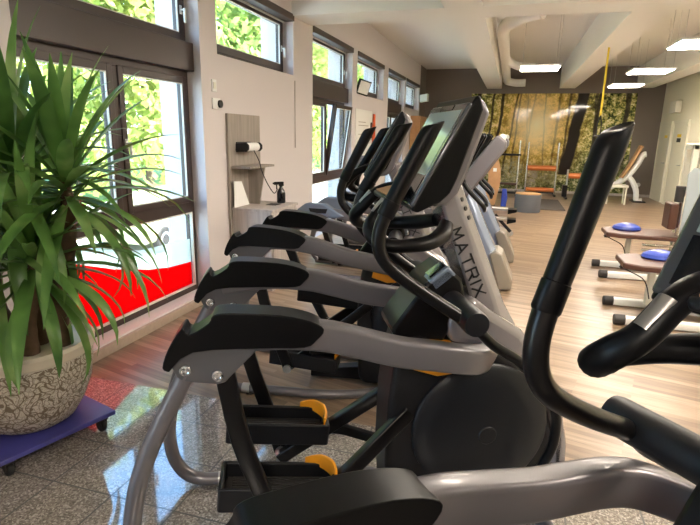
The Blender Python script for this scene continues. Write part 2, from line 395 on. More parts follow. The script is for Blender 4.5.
# window wall, panels around the openings (each opening flush with its frame)
WIN = [(-2.40, -.50, 1), (.05, 1.90, 0), (2.47, 4.37, 1), (4.66, 6.50, 0), (7.18, 9.10, 1), (9.40, 11.40, 0), (11.85, 13.72, 1), (13.9, 15.86, 0)]  # first two openings are unseen, added to bring daylight to the foreground
ZH, ZU = 3.0, 2.31      # head, bottom of the upper lights
mb = MB(); y = YB
for (a, b_, full) in WIN:
    mb.box((XO, y, 0), (XL, a, ZC))
    mb.box((XO, a, ZH), (XL, b_, ZC))
    mb.box((XO, a, 0), (XL, b_, .09 if full else ZU)); y = b_
mb.box((XO, y, 0), (XL, YF, ZC))
ST(mb, 'wall_left', 'wall')
ST(MB().box((XL-.02, 16.0, 2.0), (XL+.012, YF, ZC)), 'trim_1', 'brownwall')
ST(MB().box((XO, YF, 0), (XR+.2, YF+.2, ZC)), 'wall_far', 'brownwall')
ST(MB().box((XR, YB, 0), (XR+.2, YF, ZC)), 'wall_right', 'cream')
ST(MB().box((XO, YB-.2, 0), (XR+.2, YB, ZC)), 'wall_near', 'wall')
ST(MB().box((-1.3, YF-.02, .06), (3.22, YF-.004, 2.86)), 'trim_2', 'mural')
ST(MB().box((-2.6, YF-.03, 0), (XR, YF-.004, .07)), 'baseboard_far', 'greywood_l')
ST(MB().box((XL, 2.60, 0), (XL+.03, 4.37, .075)), 'baseboard_left', 'sill', bevel=.004)
# ceiling beams
ST(MB().box((XL, 6.45, 3.0), (XR, 7.05, ZC)), 'trim_3', 'ceil')
for i, x in enumerate((-.655, 1.37, 3.38)):
    ST(MB().box((x-.21, 7.05, 3.0), (x+.21, YF, ZC)), 'trim_%d' % (4+i), 'ceil')
    ST(MB().box((x-.21, YB, 3.0), (x+.21, 6.45, ZC)), 'trim_%d' % (7+i), 'ceil')
# windows
XA, XB = -2.93, -2.86    # frame depth
def ring(mb, y0, y1, z0, z1, w, x0=XA, x1=XB, wb=None):
    wb = wb or w
    mb.box((x0, y0, z0), (x1, y0+w, z1)); mb.box((x0, y1-w, z0), (x1, y1, z1))
    mb.box((x0, y0+w, z0), (x1, y1-w, z0+wb)); mb.box((x0, y0+w, z1-w), (x1, y1-w, z1)); return mb
def lever(parent, y, z):
    h = MB().box((XB+.01, y-.014, z-.035), (XB+.022, y+.014, z+.035)); h.rod((XB+.02, y, z), (XB+.055, y, z), .009, 8)
    h.box((XB+.045, y-.010, z-.105), (XB+.062, y+.010, z+.012)); return h.build('window_handle', 'white', parent, bevel=.003)
def sash(parent, y0, y1, z0, z1, open_=None, w=.055, wb=None):
    s = ring(MB(), y0, y1, z0, z1, w, XA+.015, XB+.012, wb).build('window_sash', 'frame', parent, bevel=.004)
    g = ring(MB(), y0+w, y1-w, z0+(wb or w), z1-w, .008, XB-.012, XB+.004).build('gasket', 'gasket', s)
    p = MB().box((-2.895, y0+w, z0+(wb or w)), (-2.889, y1-w, z1-w)).build('pane', 'glass', s)
    if open_:
        hz, ang = open_
        m = Matrix.Translation((XB, 0, hz)) @ Matrix.Rotation(ang, 4, 'Y') @ Matrix.Translation((-XB, 0, -hz)); s.matrix_local = m
    return s
for i, (a, b_, full) in enumerate(WIN):
    z0 = .09 if full else ZU
    f = MB(); ring(f, a, b_, z0, ZH, .05, wb=.06)
    if full:
        f.box((XA, a+.05, 2.06), (XB, b_-.05, ZU+.05)); f.box((XA, a+.05, .85), (XB, b_-.05, .965))
        f.box((XA, (a+b_)/2-.04, .965), (XB, (a+b_)/2+.04, 2.06))
    w = struct(f.build('window_%d' % (i-1 if i > 1 else 8-i), 'frame', bevel=.004))
    if full:
        MB().box((XB, a, 2.12), (XB+.075, b_, 2.36)).build('transom_box', 'frame', w, bevel=.006)
    MB().box((XB, a, ZH-.06), (XL+.02, b_, ZH+.02)).build('blind_cassette', 'blind', w, bevel=.006)
    MB().box((XB, a, ZH-.075), (XB+.03, b_, ZH-.06)).build('blind_bottom_bar', 'gasket', w)
    sash(w, a+.04, b_-.04, ZU+.05 if full else ZU+.05, ZH-.045, None, .06, .075)
    lever(w, b_-.075, 2.62)
    if full:
        mid = (a+b_)/2
        sash(w, a+.04, mid-.03, .955, 2.07, None, .055)
        sash(w, mid+.03, b_-.04, .955, 2.07, (.96, R(8)) if i == 4 else None, .055)
        lever(w, mid+.06, 1.5)
        MB().box((-2.895, a+.05, .15), (-2.889, b_-.05, .855)).build('pane', 'glass', w)
        ring(MB(), a+.045, b_-.045, .145, .86, .012, XB-.02, XB+.006).build('gasket', 'gasket', w)
        if i == 2:
            pts = [(a+.06, .155), (b_-.06, .155), (b_-.06, .375), (3.95, .40), (3.69, .445), (3.28, .545), (3.0, .64), (a+.06, .80)]
            MB().prism(pts, -2.888, -2.8875, 'x').build('red_film', 'red_film', w)
            pts = [(a+.06, .80), (3.0, .64), (3.28, .545), (3.69, .445), (3.95, .40), (b_-.06, .375), (b_-.06, .60), (3.6, .63), (a+.06, .86)]
            MB().prism(pts, -2.888, -2.8875, 'x').build('milky_film', 'milk_film', w)
# right wall doors
def door(n, y0, y1):
    d = struct(MB().box((XR-.035, y0, 0), (XR-.005, y1, 2.02)).build('door_%d' % n, 'door', bevel=.004))
    ring(MB(), y0-.06, y1+.06, -.0, 2.08, .06, XR-.05, XR-.002, .001).build('door_frame', 'door', d)
    MB().rod((XR-.04, y0+.09, 1.02), (XR-.09, y0+.09, 1.02), .012).rod((XR-.085, y0+.09, 1.02), (XR-.085, y0+.21, 1.02), .010).build('door_handle', 'steel', d)
door(1, 15.75, 16.75); door(2, 14.35, 15.45)

# ================================================================ CEILING FIXTURES
lampgrp = 'square pendant panel lamps'
def lamp(x, y, label, z=2.7, grp=lampgrp):
    t = thing('pendant_lamp', label, 'lamp', (x, y, z), 0, grp)
    MB().box((-.31, -.34, .012), (.31, .34, .04)).build('lamp_housing', 'lampbody', t, bevel=.004)
    MB().box((-.29, -.32, 0), (.29, .32, .012)).build('diffuser', 'lamp', t)
    for sx in (-.27, .27):
        for sy in (-.3, .3): MB().rod((sx, sy, .04), (sx, sy, ZC-z), .0022, 5).build('suspension_wire', 'steel', t)
    return t
l0 = lamp(.32, 9.65, 'square lit panel lamp hanging between the two white ceiling beams')
for p, s in (((2.09, 10.33), 'square lit panel lamp right of the right beam, middle of a row of three'),
             ((2.05, 7.56), 'square lit panel lamp right of the right beam, nearest of a row of three'),
             ((2.19, 12.93), 'square lit panel lamp right of the right beam, farthest of a row of three')): dup(l0, (*p, 2.7), 0, s)
for p in ((2.05, 4.7), (2.05, 1.6), (.32, 4.4), (.32, -1.6)):  # unseen lamps, added to brighten the foreground
    dup(l0, (*p, 2.7), 0, 'square lit panel lamp added out of frame to brighten the near room')
d = thing('ventilation_duct', 'white round air duct running along the left ceiling beam', 'duct', (0, 0, 0))
MB().tube([(.25, 8.3, 3.3), (-.05, 8.55, 3.28), (-.27, 9.1, 3.26), (-.30, 10.2, 3.25), (-.30, 13, 3.22), (-.30, 15.6, 3.16), (-.28, 16.0, 3.12), (-.05, 16.1, 3.08), (.2, 16.1, 3.08)], .10, 14, 6, ref=(0, 0, 1)).build('duct_pipe', 'ceil', d)
MB().tube([(-.30, 12.4, 3.25), (-.2, 12.7, 3.2), (0, 12.8, 3.12), (.35, 12.8, 3.1)], .085, 12, 5, ref=(0, 0, 1)).build('duct_branch', 'ceil', d)
for x, y0, s in ((.62, 8, 'thin white conduit on the ceiling between the two beams'), (2.45, 7.1, 'thin white pipe along the ceiling just right of the right beam'), (2.85, 7.1, 'thin pipe nearest the right edge along the ceiling')):
    tag(MB().tube([(x, y0, 3.5), (x, 12, 3.5), (x, 16.9, 3.5)], .025, 8).build('ceiling_pipe', 'ceil'), s, 'pipe')
s = thing('ceiling_sensor', 'small grey sensor with conduit on the ceiling near the windows', 'sensor', (-1.75, 9.5, 3.5))
MB().box((-.06, -.06, .02), (.06, .06, .08)).build('sensor_body', 'steel', s); MB().rod((.06, 0, .05), (.75, .05, .05), .012, 8).build('conduit', 'lampbody', s)
s = thing('suspension_strap', 'yellow webbing trainer strap hanging from the ceiling beside the right beam', 'strap', (1.32, 9.6, 1.85))
MB().box((-.014, -.004, .10), (.014, .004, 1.15)).build('webbing', 'yellow', s)
MB().rod((0, 0, 1.15), (0, 0, ZC-1.85-.58), .012, 8).build('anchor_rope', 'charcoal', s)
for sx in (-.03, .03): MB().tube([(0, 0, .12), (sx, 0, .0), (sx, 0, -.2)], .009, 6).build('strap_leg', 'charcoal', s)
MB().rod((-.06, 0, -.2), (.06, 0, -.2), .017, 10).build('strap_grip', 'rubber', s)

# ================================================================ CARDIO MACHINES
K = .945
def SCL(v): return (K*v[0], K*v[1], .088+K*v[2])
def SB(mb): return mb.xf(SCL)
def letters(mb, strokes, org, ex, ey, h, w, gap, th, nrm):
    """block lettering from straight strokes; ex = advance, ey = letter up"""
    org = Vector(org); ex = Vector(ex); ey = Vector(ey); nrm = Vector(nrm); x = 0
    for st in strokes:
        ww = max(p[0] for seg in st for p in seg)*w
        for seg in st:
            for (a, b_) in zip(seg[:-1], seg[1:]):
                A = org+ex*(x+a[0]*w)+ey*(a[1]*h); B = org+ex*(x+b_[0]*w)+ey*(b_[1]*h)
                t = (B-A); L = t.length; t.normalize()
                mb.obox((A+B)/2, (t, nrm.cross(t), nrm), (L/2+th*.45, th/2, .0015))
        x += ww+gap
    return mb
TXT = [[((0, 0), (.08, 1), (.5, .35), (.92, 1), (1, 0))], [((0, 0), (.5, 1), (1, 0)), ((.30, .3), (.72, .3))], [((0, 1), (1, 1)), ((.5, 1), (.5, 0))],
       [((0, 0), (0, 1), (.85, 1), (.95, .75), (.85, .5), (0, .5)), ((.5, .5), (.98, 0))], [((0, 0), (0, 1))], [((0, 0), (1, 1)), ((0, 1), (1, 0))]]
def make_elliptical(label):
    t = thing('elliptical_trainer', label, 'elliptical trainer', (0, 0, 0), 0, 'elliptical trainers in the row by the windows')
    for s in (1, -1):
        # side rail, cover, plate
        path = [(.10, s*.35, .925), (.30, s*.35, .955), (.49, s*.35, .945), (.62, s*.35, .913), (.76, s*.35, .874), (.88, s*.346, .853), (.97, s*.342, .836), (1.05, s*.32, .818), (1.12, s*.25, .795), (1.17, s*.15, .77)]
        rail = SB(MB().sweep(path, rrect(.036, .05, .016), scale=[.8, .95, 1.0, 1, 1.0, 1.0, 1.0, 1.0, .97, .95], smooth=4)).build('side_rail', 'silver', t)
        cov = [(.002, .857), (-.018, .872), (.004, .936), (.048, 1.002), (.068, .98), (.13, 1.016), (.146, 1.042), (.2, 1.048), (.353, 1.036), (.451, 1.012), (.495, .982), (.47, .945), (.43, .922), (.286, .925), (.078, .92)]
        cov = [(v.x, v.z) for v in catmull([Vector((a, 0, b)) for a, b in cov+cov[:1]], 3)[0][:-1]]
        SB(MB().prism(cov, s*.30, s*.40)).build('rail_cover', 'black', rail, bevel=.014, seg=3)
        pl = [(.005, .872), (.076, .935), (.281, .94), (.293, .93), (.195, .83), (.172, .806), (.150, .80), (.04, .815), (.022, .83)]
        plate = SB(MB().prism(pl, s*.325, s*.385)).build('pivot_plate', 'silver_dark', t, bevel=.004)
        for (u, z) in ((.05, .855), (.15, .833)):
            q = MB().lathe([(.0, .323), (.010, .322), (.012, .317), (.018, .318), (.021, .325), (.021, .386), (.018, .392), (.012, .393), (.010, .388), (.0, .387)], axis='y', seg=18)
            q.xf(lambda v: (v[0]+u, v[1]*s, v[2]+z)); bo = SB(q).build('bolt', 'chrome', plate)
        # rear leg and base tube
        leg = [(.055, s*.355, .845), (-.03, s*.355, .68), (-.09, s*.355, .55), (-.135, s*.355, .42), (-.165, s*.352, .27), (-.172, s*.35, .17), (-.155, s*.345, .06), (-.105, s*.34, -.02), (-.03, s*.335, -.054), (.07, s*.33, -.058)]
        SB(MB().tube(leg, .031, 14, 5)).build('rear_leg', 'silver', t)
        b = SB(MB().tube([(.06, s*.33, -.058), (.35, s*.33, -.058), (.62, s*.325, -.058), (.85, s*.27, -.058), (1.02, s*.18, -.058), (1.15, s*.08, -.058)], .030, 12, 5)).build('base_tube', 'silver', t)
        SB(MB().rod((.05, s*.332, -.058), (.10, s*.331, -.058), .0345)).build('tube_joint', 'steel', b)
        SB(MB().lathe([(.03, -.092), (.03, -.075), (.014, -.07), (.014, -.05)], (.10, s*.33, 0), seg=16)).build('levelling_foot', 'rubber', b)
        # hanging link and pedal
        SB(MB().sweep([(.165, s*.352, .86), (.213, s*.345, .57), (.29, s*.33, .32), (.355, s*.30, .10)], rrect(.018, .033, .008), smooth=3)).build('hanging_link', 'satin', t)
        SB(MB().rod((.355, s*.23, .10), (.355, s*.335, .10), .028)).build('link_joint', 'steel', t)
        SB(MB().sweep([(.35, s*.25, .09), (.62, s*.19, .305), (.87, s*.12, .51)], rrect(.022, .03, .008))).build('pedal_arm', 'satin', t)
        SB(MB().sweep([(.50, s*.295, .23), (.66, s*.24, .225), (.86, s*.12, .215)], rrect(.018, .022, .006))).build('drive_link', 'satin', t)
        dz = 0 if s > 0 else -.03
        e1 = Vector((1, 0, -.09)).normalized(); e3 = Vector((.09, 0, 1)).normalized(); e2 = Vector((0, 1, 0)); c = Vector((.34, s*.2, .262+dz))
        p = MB()
        p.obox(c, (e1, e2, e3), (.225, .088, .014))
        for sy in (-1, 1): p.obox(c+e2*sy*.083+e3*.035, (e1, e2, e3), (.225, .008, .05))
        for sx in (-1, 1): p.obox(c+e1*sx*.219+e3*.035, (e1, e2, e3), (.009, .088, .05))
        ped = SB(p).build('pedal', 'charcoal', t, bevel=.011, seg=3)
        q = MB().obox(c+e3*.018, (e1, e2, e3), (.20, .072, .006))
        for k in range(-4, 5): q.obox(c+e3*.026+e2*k*.015, (e1, e2, e3), (.18, .004, .005))
        SB(q).build('tread_pad', 'rubber', ped)
        pts = [c+e1*.10+e2*.083*1+e3*.095, c+e1*.16+e2*.080+e3*.095, c+e1*.205+e2*.05+e3*.085, c+e1*.218+e3*.075, c+e1*.208-e2*.05+e3*.07]
        SB(MB().sweep(pts, rrect(.035, .006, .004), ref=(0, 0, 1), scale=[.35, .8, 1, 1, .9], smooth=4)).build('toe_stop', 'orange', ped)
        # moving arm, hub, lower link
        sh = 0
        arm = [(.72+sh*.5, s*.29, 1.37), (.69+sh*.35, s*.29, 1.29), (.69+sh*.2, s*.29, 1.225), (.715+sh*.1, s*.29, 1.175), (.77, s*.293, 1.125), (.874, s*.30, 1.052), (1.025, s*.325, .955)]
        a = SB(MB().tube(arm, .0235, 14, 6)).build('moving_arm', 'satin', t)
        g0 = Vector((.705+sh*.45, s*.29, 1.335)); g1 = Vector((.862, s*.29, 1.648)); dirv = (g1-g0)
        rings = []; dn = dirv.normalized(); nn = Vector((dn.z, 0, -dn.x))
        for tt, k in ((0, .9), (.015, 1), (.16, 1), (.165, .93), (.5, .97), (.85, 1.02), (.93, .97), (.975, .85), (.995, .6), (1.0, .3)):
            cc = g0+dirv*tt; ring = []
            for q in range(20):
                an = 2*math.pi*q/20; bb = math.sin(an)*.030*k; lag = max(0, (tt-.8)/.2)
                ring.append(cc+Vector((0, math.cos(an)*.0245*k, 0))+nn*(bb+.012*(1-k)*lag*2)+dn*(bb*.9*lag))
            rings.append(ring)
        SB(MB().loft(rings)).build('grip', 'black', a)
        SB(MB().lathe([(.03, .12), (.046, .13), (.046, .375), (.043, .388), (.0, .39)], axis='y', seg=24).xf(lambda v: (v[0]+1.02, v[1]*s, v[2]+.975))).build('pivot_hub', 'charcoal', t)
        SB(MB().tube([(1.03, s*.352, .955), (1.10, s*.352, .885), (1.22, s*.345, .805), (1.32, s*.335, .70), (1.385, s*.325, .59), (1.405, s*.31, .47), (1.39, s*.29, .36), (1.34, s*.25, .20)], .019, 12, 5)).build('lower_link', 'satin', t)
        # fixed handlebar
        hb = [(1.00, s*.06, 1.27), (.955, s*.15, 1.245), (.885, s*.22, 1.23), (.80, s*.245, 1.225), (.735, s*.237, 1.225), (.69, s*.208, 1.243), (.678, s*.172, 1.275), (.702, s*.142, 1.312), (.748, s*.130, 1.362), (.80, s*.12, 1.390), (.87, s*.09, 1.402), (.93, s*.05, 1.41)]
        h = SB(MB().tube(hb, .026, 14, 5, ry=.024, scale=[1.1, 1.3, 1.15, 1, 1, 1.1, 1.1, 1, 1, .95, .9, .9])).build('fixed_handlebar', 'black', t)
        SB(MB().tube([(.708-.009, s*.140, 1.318+.006), (.728-.010, s*.1345, 1.340+.007), (.749-.011, s*.1305, 1.363+.008)], .018, 14, 3, ry=.016)).build('pulse_grip', 'pulse', h)
    # shroud
    sh = [(.83, .83), (.80, .70), (.785, .55), (.78, .28), (.80, -.02), (.84, -.06), (1.45, -.06), (1.53, .05), (1.52, .33), (1.46, .52), (1.36, .68), (1.24, .76), (1.0, .80), (.9, .84)]
    hs = SB(MB().prism(sh, -.13, .13)).build('drive_housing', 'charcoal', t, bevel=.03, seg=4)
    for s in (1, -1):
        dsk = SB(MB().lathe([(0, .165), (.20, .163), (.275, .155), (.293, .14), (.295, .12)], axis='y', seg=48).xf(lambda v: (v[0]+1.175, v[1]*s, v[2]+.42))).build('disc_cover', 'disc', hs)
        SB(MB().lathe([(0, .170), (.036, .170), (.040, .166), (.040, .155)], axis='y', seg=24).xf(lambda v: (v[0]+1.195, v[1]*s, v[2]+.405))).build('hub_cap', 'charcoal', hs)
        SB(MB().prism([(.875, .70), (.975, .668), (1.17, .69), (1.16, .71), (1.04, .755), (.89, .77)], s*.128, s*.14)).build('accent_panel', 'orange', hs, bevel=.003)
        SB(MB().prism([(.85, .79), (.90, .74), (1.02, .76), (1.03, .805), (.9, .825)], s*.10, s*.128)).build('accent_trim', 'orange', hs)
    SB(MB().prism([(1.0, .90), (1.1, 1.0), (1.19, .93), (1.33, .84), (1.45, .68), (1.54, .51), (1.59, .31), (1.60, .11), (1.585, -.06), (1.49, -.06), (1.515, .1), (1.51, .33), (1.455, .51), (1.36, .665), (1.23, .755), (1.02, .80)], -.135, .135)).build('front_fairing', 'lilac', t, bevel=.035, seg=4)
    SB(MB().prism([(.80, .83), (.785, .86), (.915, 1.045), (1.0, 1.11), (1.06, 1.06), (1.08, .98), (1.0, .80), (.86, .79)], -.115, .115)).build('lower_console_box', 'satin', t, bevel=.012)
    hd = SB(MB().prism([(.925, 1.055), (1.0, 1.115), (1.035, 1.08), (.955, 1.015)], -.115, -.03)).build('bottle_holder', 'blueshell', t, bevel=.006)
    SB(MB().prism([(.935, 1.066), (.992, 1.112), (.987, 1.118), (.93, 1.072)], -.10, -.045)).build('holder_recess', 'gloss', hd)
    # mast with chamfered front
    def sec(r, m, f): return [(r[0], .095, r[1]), (r[0], -.095, r[1]), (m[0], -.095, m[1]), (f[0], -.045, f[1]), (f[0], .045, f[1]), (m[0], .095, m[1])]
    mast = SB(MB().loft([sec((.945, 1.40), (1.0, 1.43), (1.05, 1.44)), sec((1.10, 1.0), (1.20, .985), (1.275, .935)), sec((1.15, .84), (1.26, .82), (1.36, .80))])).build('mast', 'lilac', t, bevel=.01)
    top = Vector((1.035, -.0965, 1.255)); bot = Vector((1.155, -.0965, .995)); ex = (bot-top).normalized(); nr = Vector((0, -1, 0)); ey = nr.cross(ex)
    SB(letters(MB(), TXT, top-ey*.032-ex*.006, ex, ey, .044, .040, .019, .0065, nr)).build('lettering', 'charcoal', mast)
    top2 = Vector((top.x, .0965, top.z)); nr2 = Vector((0, 1, 0))
    for (u, z) in ((1.045, 1.365), (1.062, 1.33), (1.078, 1.295)):
        SB(MB().rod((u-.008, -.060, z-.004), (u+.006, -.078, z+.003), .009, 12)).build('mast_screw', 'charcoal', mast)
    # console
    co = [(.815, 1.345), (1.018, 1.722), (1.028, 1.738), (1.043, 1.735), (1.055, 1.69), (.978, 1.455), (.955, 1.405), (.92, 1.372), (.84, 1.335)]
    con = SB(MB().prism(co, -.215, .215)).build('console', 'black', t, bevel=.016, seg=3)
    SB(MB().prism([(1.03, 1.732), (1.065, 1.722), (1.088, 1.68), (1.02, 1.47), (.99, 1.40), (.955, 1.362), (.90, 1.352), (.94, 1.40), (1.03, 1.69)], -.20, .20)).build('rear_shell', 'silver', con, bevel=.014, seg=3)
    e2 = Vector((.203, 0, .377)).normalized(); e3 = Vector((-.377, 0, .203)).normalized(); e1 = Vector((0, 1, 0)); mid = Vector((.9165, 0, 1.5335))
    SB(MB().obox(mid+e3*.001, (e1, e2, e3), (.214, .203, .010))).build('bezel', 'bezel', con, bevel=.012, seg=3)
    SB(MB().obox(mid+e3*.010+e2*.045, (e1, e2, e3), (.185, .128, .003))).build('screen', 'screen', con, bevel=.003)
    SB(MB().obox(mid+e3*.010-e2*.135, (e1, e2, e3), (.185, .046, .003))).build('key_panel', 'gloss', con)
    SB(MB().obox(mid+e3*.010+e2*.186, (e1, e2, e3), (.075, .010, .003))).build('speaker_grille', 'gloss', con)
    tr = SB(MB().obox((.80, 0, 1.385), (Vector((.97, 0, .24)), e1, Vector((-.24, 0, .97))), (.06, .11, .012))).build('accessory_tray', 'charcoal', t, bevel=.008)
    SB(MB().obox((.798, 0, 1.398), (Vector((.97, 0, .24)), e1, Vector((-.24, 0, .97))), (.05, .095, .003))).build('tray_lit_top', 'tan', tr)  # tan sheet paints the warm light falling on the tray top
    SB(MB().prism([(.45, -.075), (.45, -.02), (.85, .03), (.85, -.075)], -.045, .045)).build('base_beam', 'charcoal', t, bevel=.008)
    SB(MB().rod((1.50, -.30, -.055), (1.50, .30, -.055), .034)).build('front_foot', 'silver_dark', t)
    return t
def place(o, x, y, deg): o.location = (x, y, 0); o.rotation_euler = (0, 0, R(deg))
E1 = make_elliptical('silver and black elliptical trainer in the middle foreground, with MATRIX on its mast')
place(E1, -1.087, 1.578, 25)
E0 = dup(E1, (-.215, .272, 0), R(41.6), 'elliptical trainer nearest the camera, its rail and arm along the bottom and right edge')
E2 = dup(E1, (-1.595, 3.03, 0), R(8.6), 'elliptical trainer just behind the MATRIX one, its console and rails half hidden')

def swing(root, side, deg):      # swing one moving arm about its hub
    for ch in root.children:
        if ch.name.startswith('moving_arm'):
            y = sum(c[1] for c in ch.bound_box)/8
            if (y > 0) == (side > 0):
                c = Vector(SCL((1.02, 0, .975)))
                ch.matrix_local = Matrix.Translation(c) @ Matrix.Rotation(R(deg), 4, 'Y') @ Matrix.Translation(-c)
swing(E1, 1, 4); swing(E2, 1, 4); swing(E0, 1, -6)
for ch in E0.children:            # rails of this machine sit a little lower at the rear
    if ch.name.split('.')[0] in ('side_rail', 'pivot_plate'):
        c = Vector(SCL((1.05, 0, .82))); ch.matrix_local = Matrix.Translation(c) @ Matrix.Rotation(R(-3.0), 4, 'Y') @ Matrix.Translation(-c)
for ch in E2.children:            # this machine stopped at another point of its stride
    far = sum(c[1] for c in ch.bound_box) > 0; nm = ch.name.split('.')[0]
    if nm == 'pedal': ch.location = (.19, 0, .15) if far else (.10, 0, -.12)
    if nm == 'hanging_link' and far:
        c = Vector(SCL((.165, 0, .86))); ch.matrix_local = Matrix.Translation(c) @ Matrix.Rotation(R(-13), 4, 'Y') @ Matrix.Translation(-c)
    if nm == 'link_joint' and far: ch.location = (.17, 0, .06)
for ch in E0.children:
    if ch.name.split('.')[0] in ('fixed_handlebar', 'console', 'accessory_tray'): ch.location = (.015, 0, -.015) if 'console' in ch.name else (.02, 0, -.01)
def make_incline(label):
    t = thing('incline_trainer', label, 'incline trainer', (0, 0, 0), 0, 'incline trainers behind the ellipticals')
    for s in (1, -1):
        path = [(.06, s*.32, .73), (.33, s*.32, .76), (.56, s*.32, .73), (1.1, s*.32, .66), (1.6, s*.28, .62), (1.85, s*.16, .60)]
        rail = MB().sweep(path, rrect(.035, .05, .015), smooth=4).build('side_rail', 'silver', t)
        MB().prism([(-.02, .73), (0, .78), (.09, .845), (.13, .855), (.33, .85), (.47, .77), (.56, .725), (.45, .70), (.07, .70)], s*.27, s*.37).build('rail_cover', 'blueshell', rail, bevel=.02, seg=3)
        MB().prism([(.14, .80), (.36, .80), (.34, .75), (.16, .75)], s*.365, s*.376).build('cover_inset', 'charcoal', rail)
        MB().tube([(.06, s*.32, .73), (-.05, s*.32, .45), (-.09, s*.32, .2), (-.02, s*.32, .06), (.1, s*.32, .035), (1.3, s*.30, .035), (1.9, s*.12, .035)], .032, 12, 5).build('base_leg', 'silver', t)
        MB().sweep([(.24, s*.30, .74), (.33, s*.29, .45), (.42, s*.27, .18)], rrect(.018, .03, .008), smooth=3).build('hanging_link', 'satin', t)
        p = MB().box((.22, s*.2-.085, .19), (.68, s*.2+.085, .22)); p.box((.22, s*.2-.085, .22), (.68, s*.2-.07, .28)); p.box((.22, s*.2+.07, .22), (.68, s*.2+.085, .28)); p.box((.66, s*.2-.085, .22), (.68, s*.2+.085, .28))
        ped = p.build('pedal', 'charcoal', t, bevel=.006)
        MB().box((.635, s*.2-.06, .23), (.655, s*.2+.06, .33)).build('toe_stop', 'orange', ped, bevel=.006)
        MB().sweep([(.45, s*.25, .17), (1.8, s*.16, .42)], rrect(.02, .028, .008)).build('pedal_arm', 'satin', t)
        a = MB().tube([(1.80, s*.27, 1.36), (1.78, s*.27, 1.2), (1.84, s*.27, 1.08), (2.0, s*.27, .92), (2.02, s*.2, .86)], .024, 12, 5).build('moving_arm', 'satin', t)
        MB().tube([(1.79, s*.27, 1.30), (1.86, s*.27, 1.46), (1.94, s*.27, 1.62), (1.95, s*.27, 1.635)], .034, 12, scale=[.9, 1, 1, .4]).build('grip', 'black', a)
    def sec(a, b, w): return [(a[0], w, a[1]), (a[0], -w, a[1]), (b[0]-.05, -w, b[1]), (b[0], -w+.05, b[1]), (b[0], w-.05, b[1]), (b[0]-.05, w, b[1])]
    m = MB().loft([sec((1.66, 1.04), (1.86, 1.06), .10), sec((1.86, .60), (2.10, .56), .13), sec((2.02, .30), (2.24, .28), .15), sec((2.10, 0.0), (2.30, 0.0), .15)]).build('mast', 'bluegrey', t, bevel=.012)
    MB().prism([(1.45, .02), (1.45, .42), (1.62, .62), (1.86, .58), (2.06, .26), (2.12, .02)], -.16, .16).build('drive_housing', 'charcoal', t, bevel=.03, seg=3)
    MB().prism([(2.10, .40), (2.17, .44), (2.24, .40), (2.36, .12), (2.36, .03), (2.22, .02)], -.19, .19).build('front_cover', 'beigeshell', t, bevel=.02, seg=3)
    c = [(1.66, 1.05), (2.07, 1.61), (2.11, 1.62), (2.18, 1.56), (2.18, 1.50), (1.84, 1.0), (1.78, .98)]
    con = MB().prism(c, -.20, .20).build('console', 'silver', t, bevel=.02, seg=3)
    e2 = Vector((.41, 0, .56)).normalized(); e3 = Vector((-.56, 0, .41)).normalized()
    MB().obox(Vector((1.865, 0, 1.33))+e3*.004, ((0, 1, 0), e2, e3), (.18, .30, .005)).build('screen', 'gloss', con)
    for s in (1, -1): MB().lathe([(0, -.03), (.035, -.03), (.035, .03), (0, .03)], (2.14, s*.12, 1.60), 'y', 14).build('speaker_cap', 'offwhite', con, bevel=.006)
    return t
T1 = make_incline('silver-masted incline trainer behind the MATRIX mast, nearer of two'); T1.location = (-2.24, 5.80, 0)
dup(T1, (-2.22, 7.1, 0), 0, 'farther of two silver incline trainers, behind the nearer one and beside the windows')

# ================================================================ PLANT ON ITS DOLLY
PX, PY = -2.31, 1.93
t = thing('plant_dolly', 'blue-violet square plant dolly on castors under the big pot', 'dolly', (PX, PY, 0), R(73.2))
MB().prism([(-.29, -.29), (.29, -.29), (.29, .29), (-.29, .29)], .092, .118, 'z').build('board', 'dolly', t, bevel=.004)
for sx in (-.235, .235):
    for sy in (-.235, .235):
        f = MB().box((sx-.022, sy-.03, .07), (sx+.022, sy+.03, .092)); f.box((sx-.022, sy-.02, .035), (sx-.017, sy+.012, .08)); f.box((sx+.017, sy-.02, .035), (sx+.022, sy+.012, .08))
        k = f.build('castor', 'rubber', t); MB().lathe([(0, -.014), (.030, -.014), (.034, -.008), (.034, .008), (.030, .014), (0, .014)], (sx, sy, .034), 'x', 20).build('castor_wheel', 'charcoal', k)
t = thing('potted_yucca', 'tall yucca with long drooping leaves in a relief-patterned cream pot', 'potted plant', (PX, PY, .119))
POT = lambda v: (v[0]*.95, v[1]*.95, v[2]*1.1)
pot = MB().lathe([(0, 0), (.19, 0), (.225, .02), (.275, .09), (.315, .18), (.333, .27), (.337, .33), (.34, .342), (.345, .35), (.347, .388), (.338, .40), (.322, .398), (.312, .38), (.30, .33), (0, .33)], seg=64).xf(POT).build('pot', 'pot', t)
MB().lathe([(.340, .343), (.349, .35), (.352, .388), (.340, .403), (.320, .401), (.314, .38)], seg=64).xf(POT).build('pot_rim', 'potrim', pot)
MB().lathe([(0, .355), (.2, .352), (.304, .348), (.304, .335), (0, .335)], seg=40).xf(POT).build('soil', 'soil', t)
def trunk(pts, rad):
    mb = MB(); P, sc = catmull([Vector(p) for p in pts], 8, rad)
    sc = [r*(1+.06*((i % 3) == 0)) for i, r in enumerate(sc)]
    seg = 12; mb.sweep(P, [(math.cos(2*math.pi*i/seg), math.sin(2*math.pi*i/seg)) for i in range(seg)], (0, 1, 0), sc)
    return mb.build('trunk', 'trunk', t)
W0 = Vector((PX, PY, .119))
HEADS = [(-2.0, 2.0, 1.40), (-2.26, 1.96, 1.46), (-2.07, 1.84, 1.08), (-2.34, 1.86, 1.12)]
def TL(*p): return tuple(Vector(p)-W0)
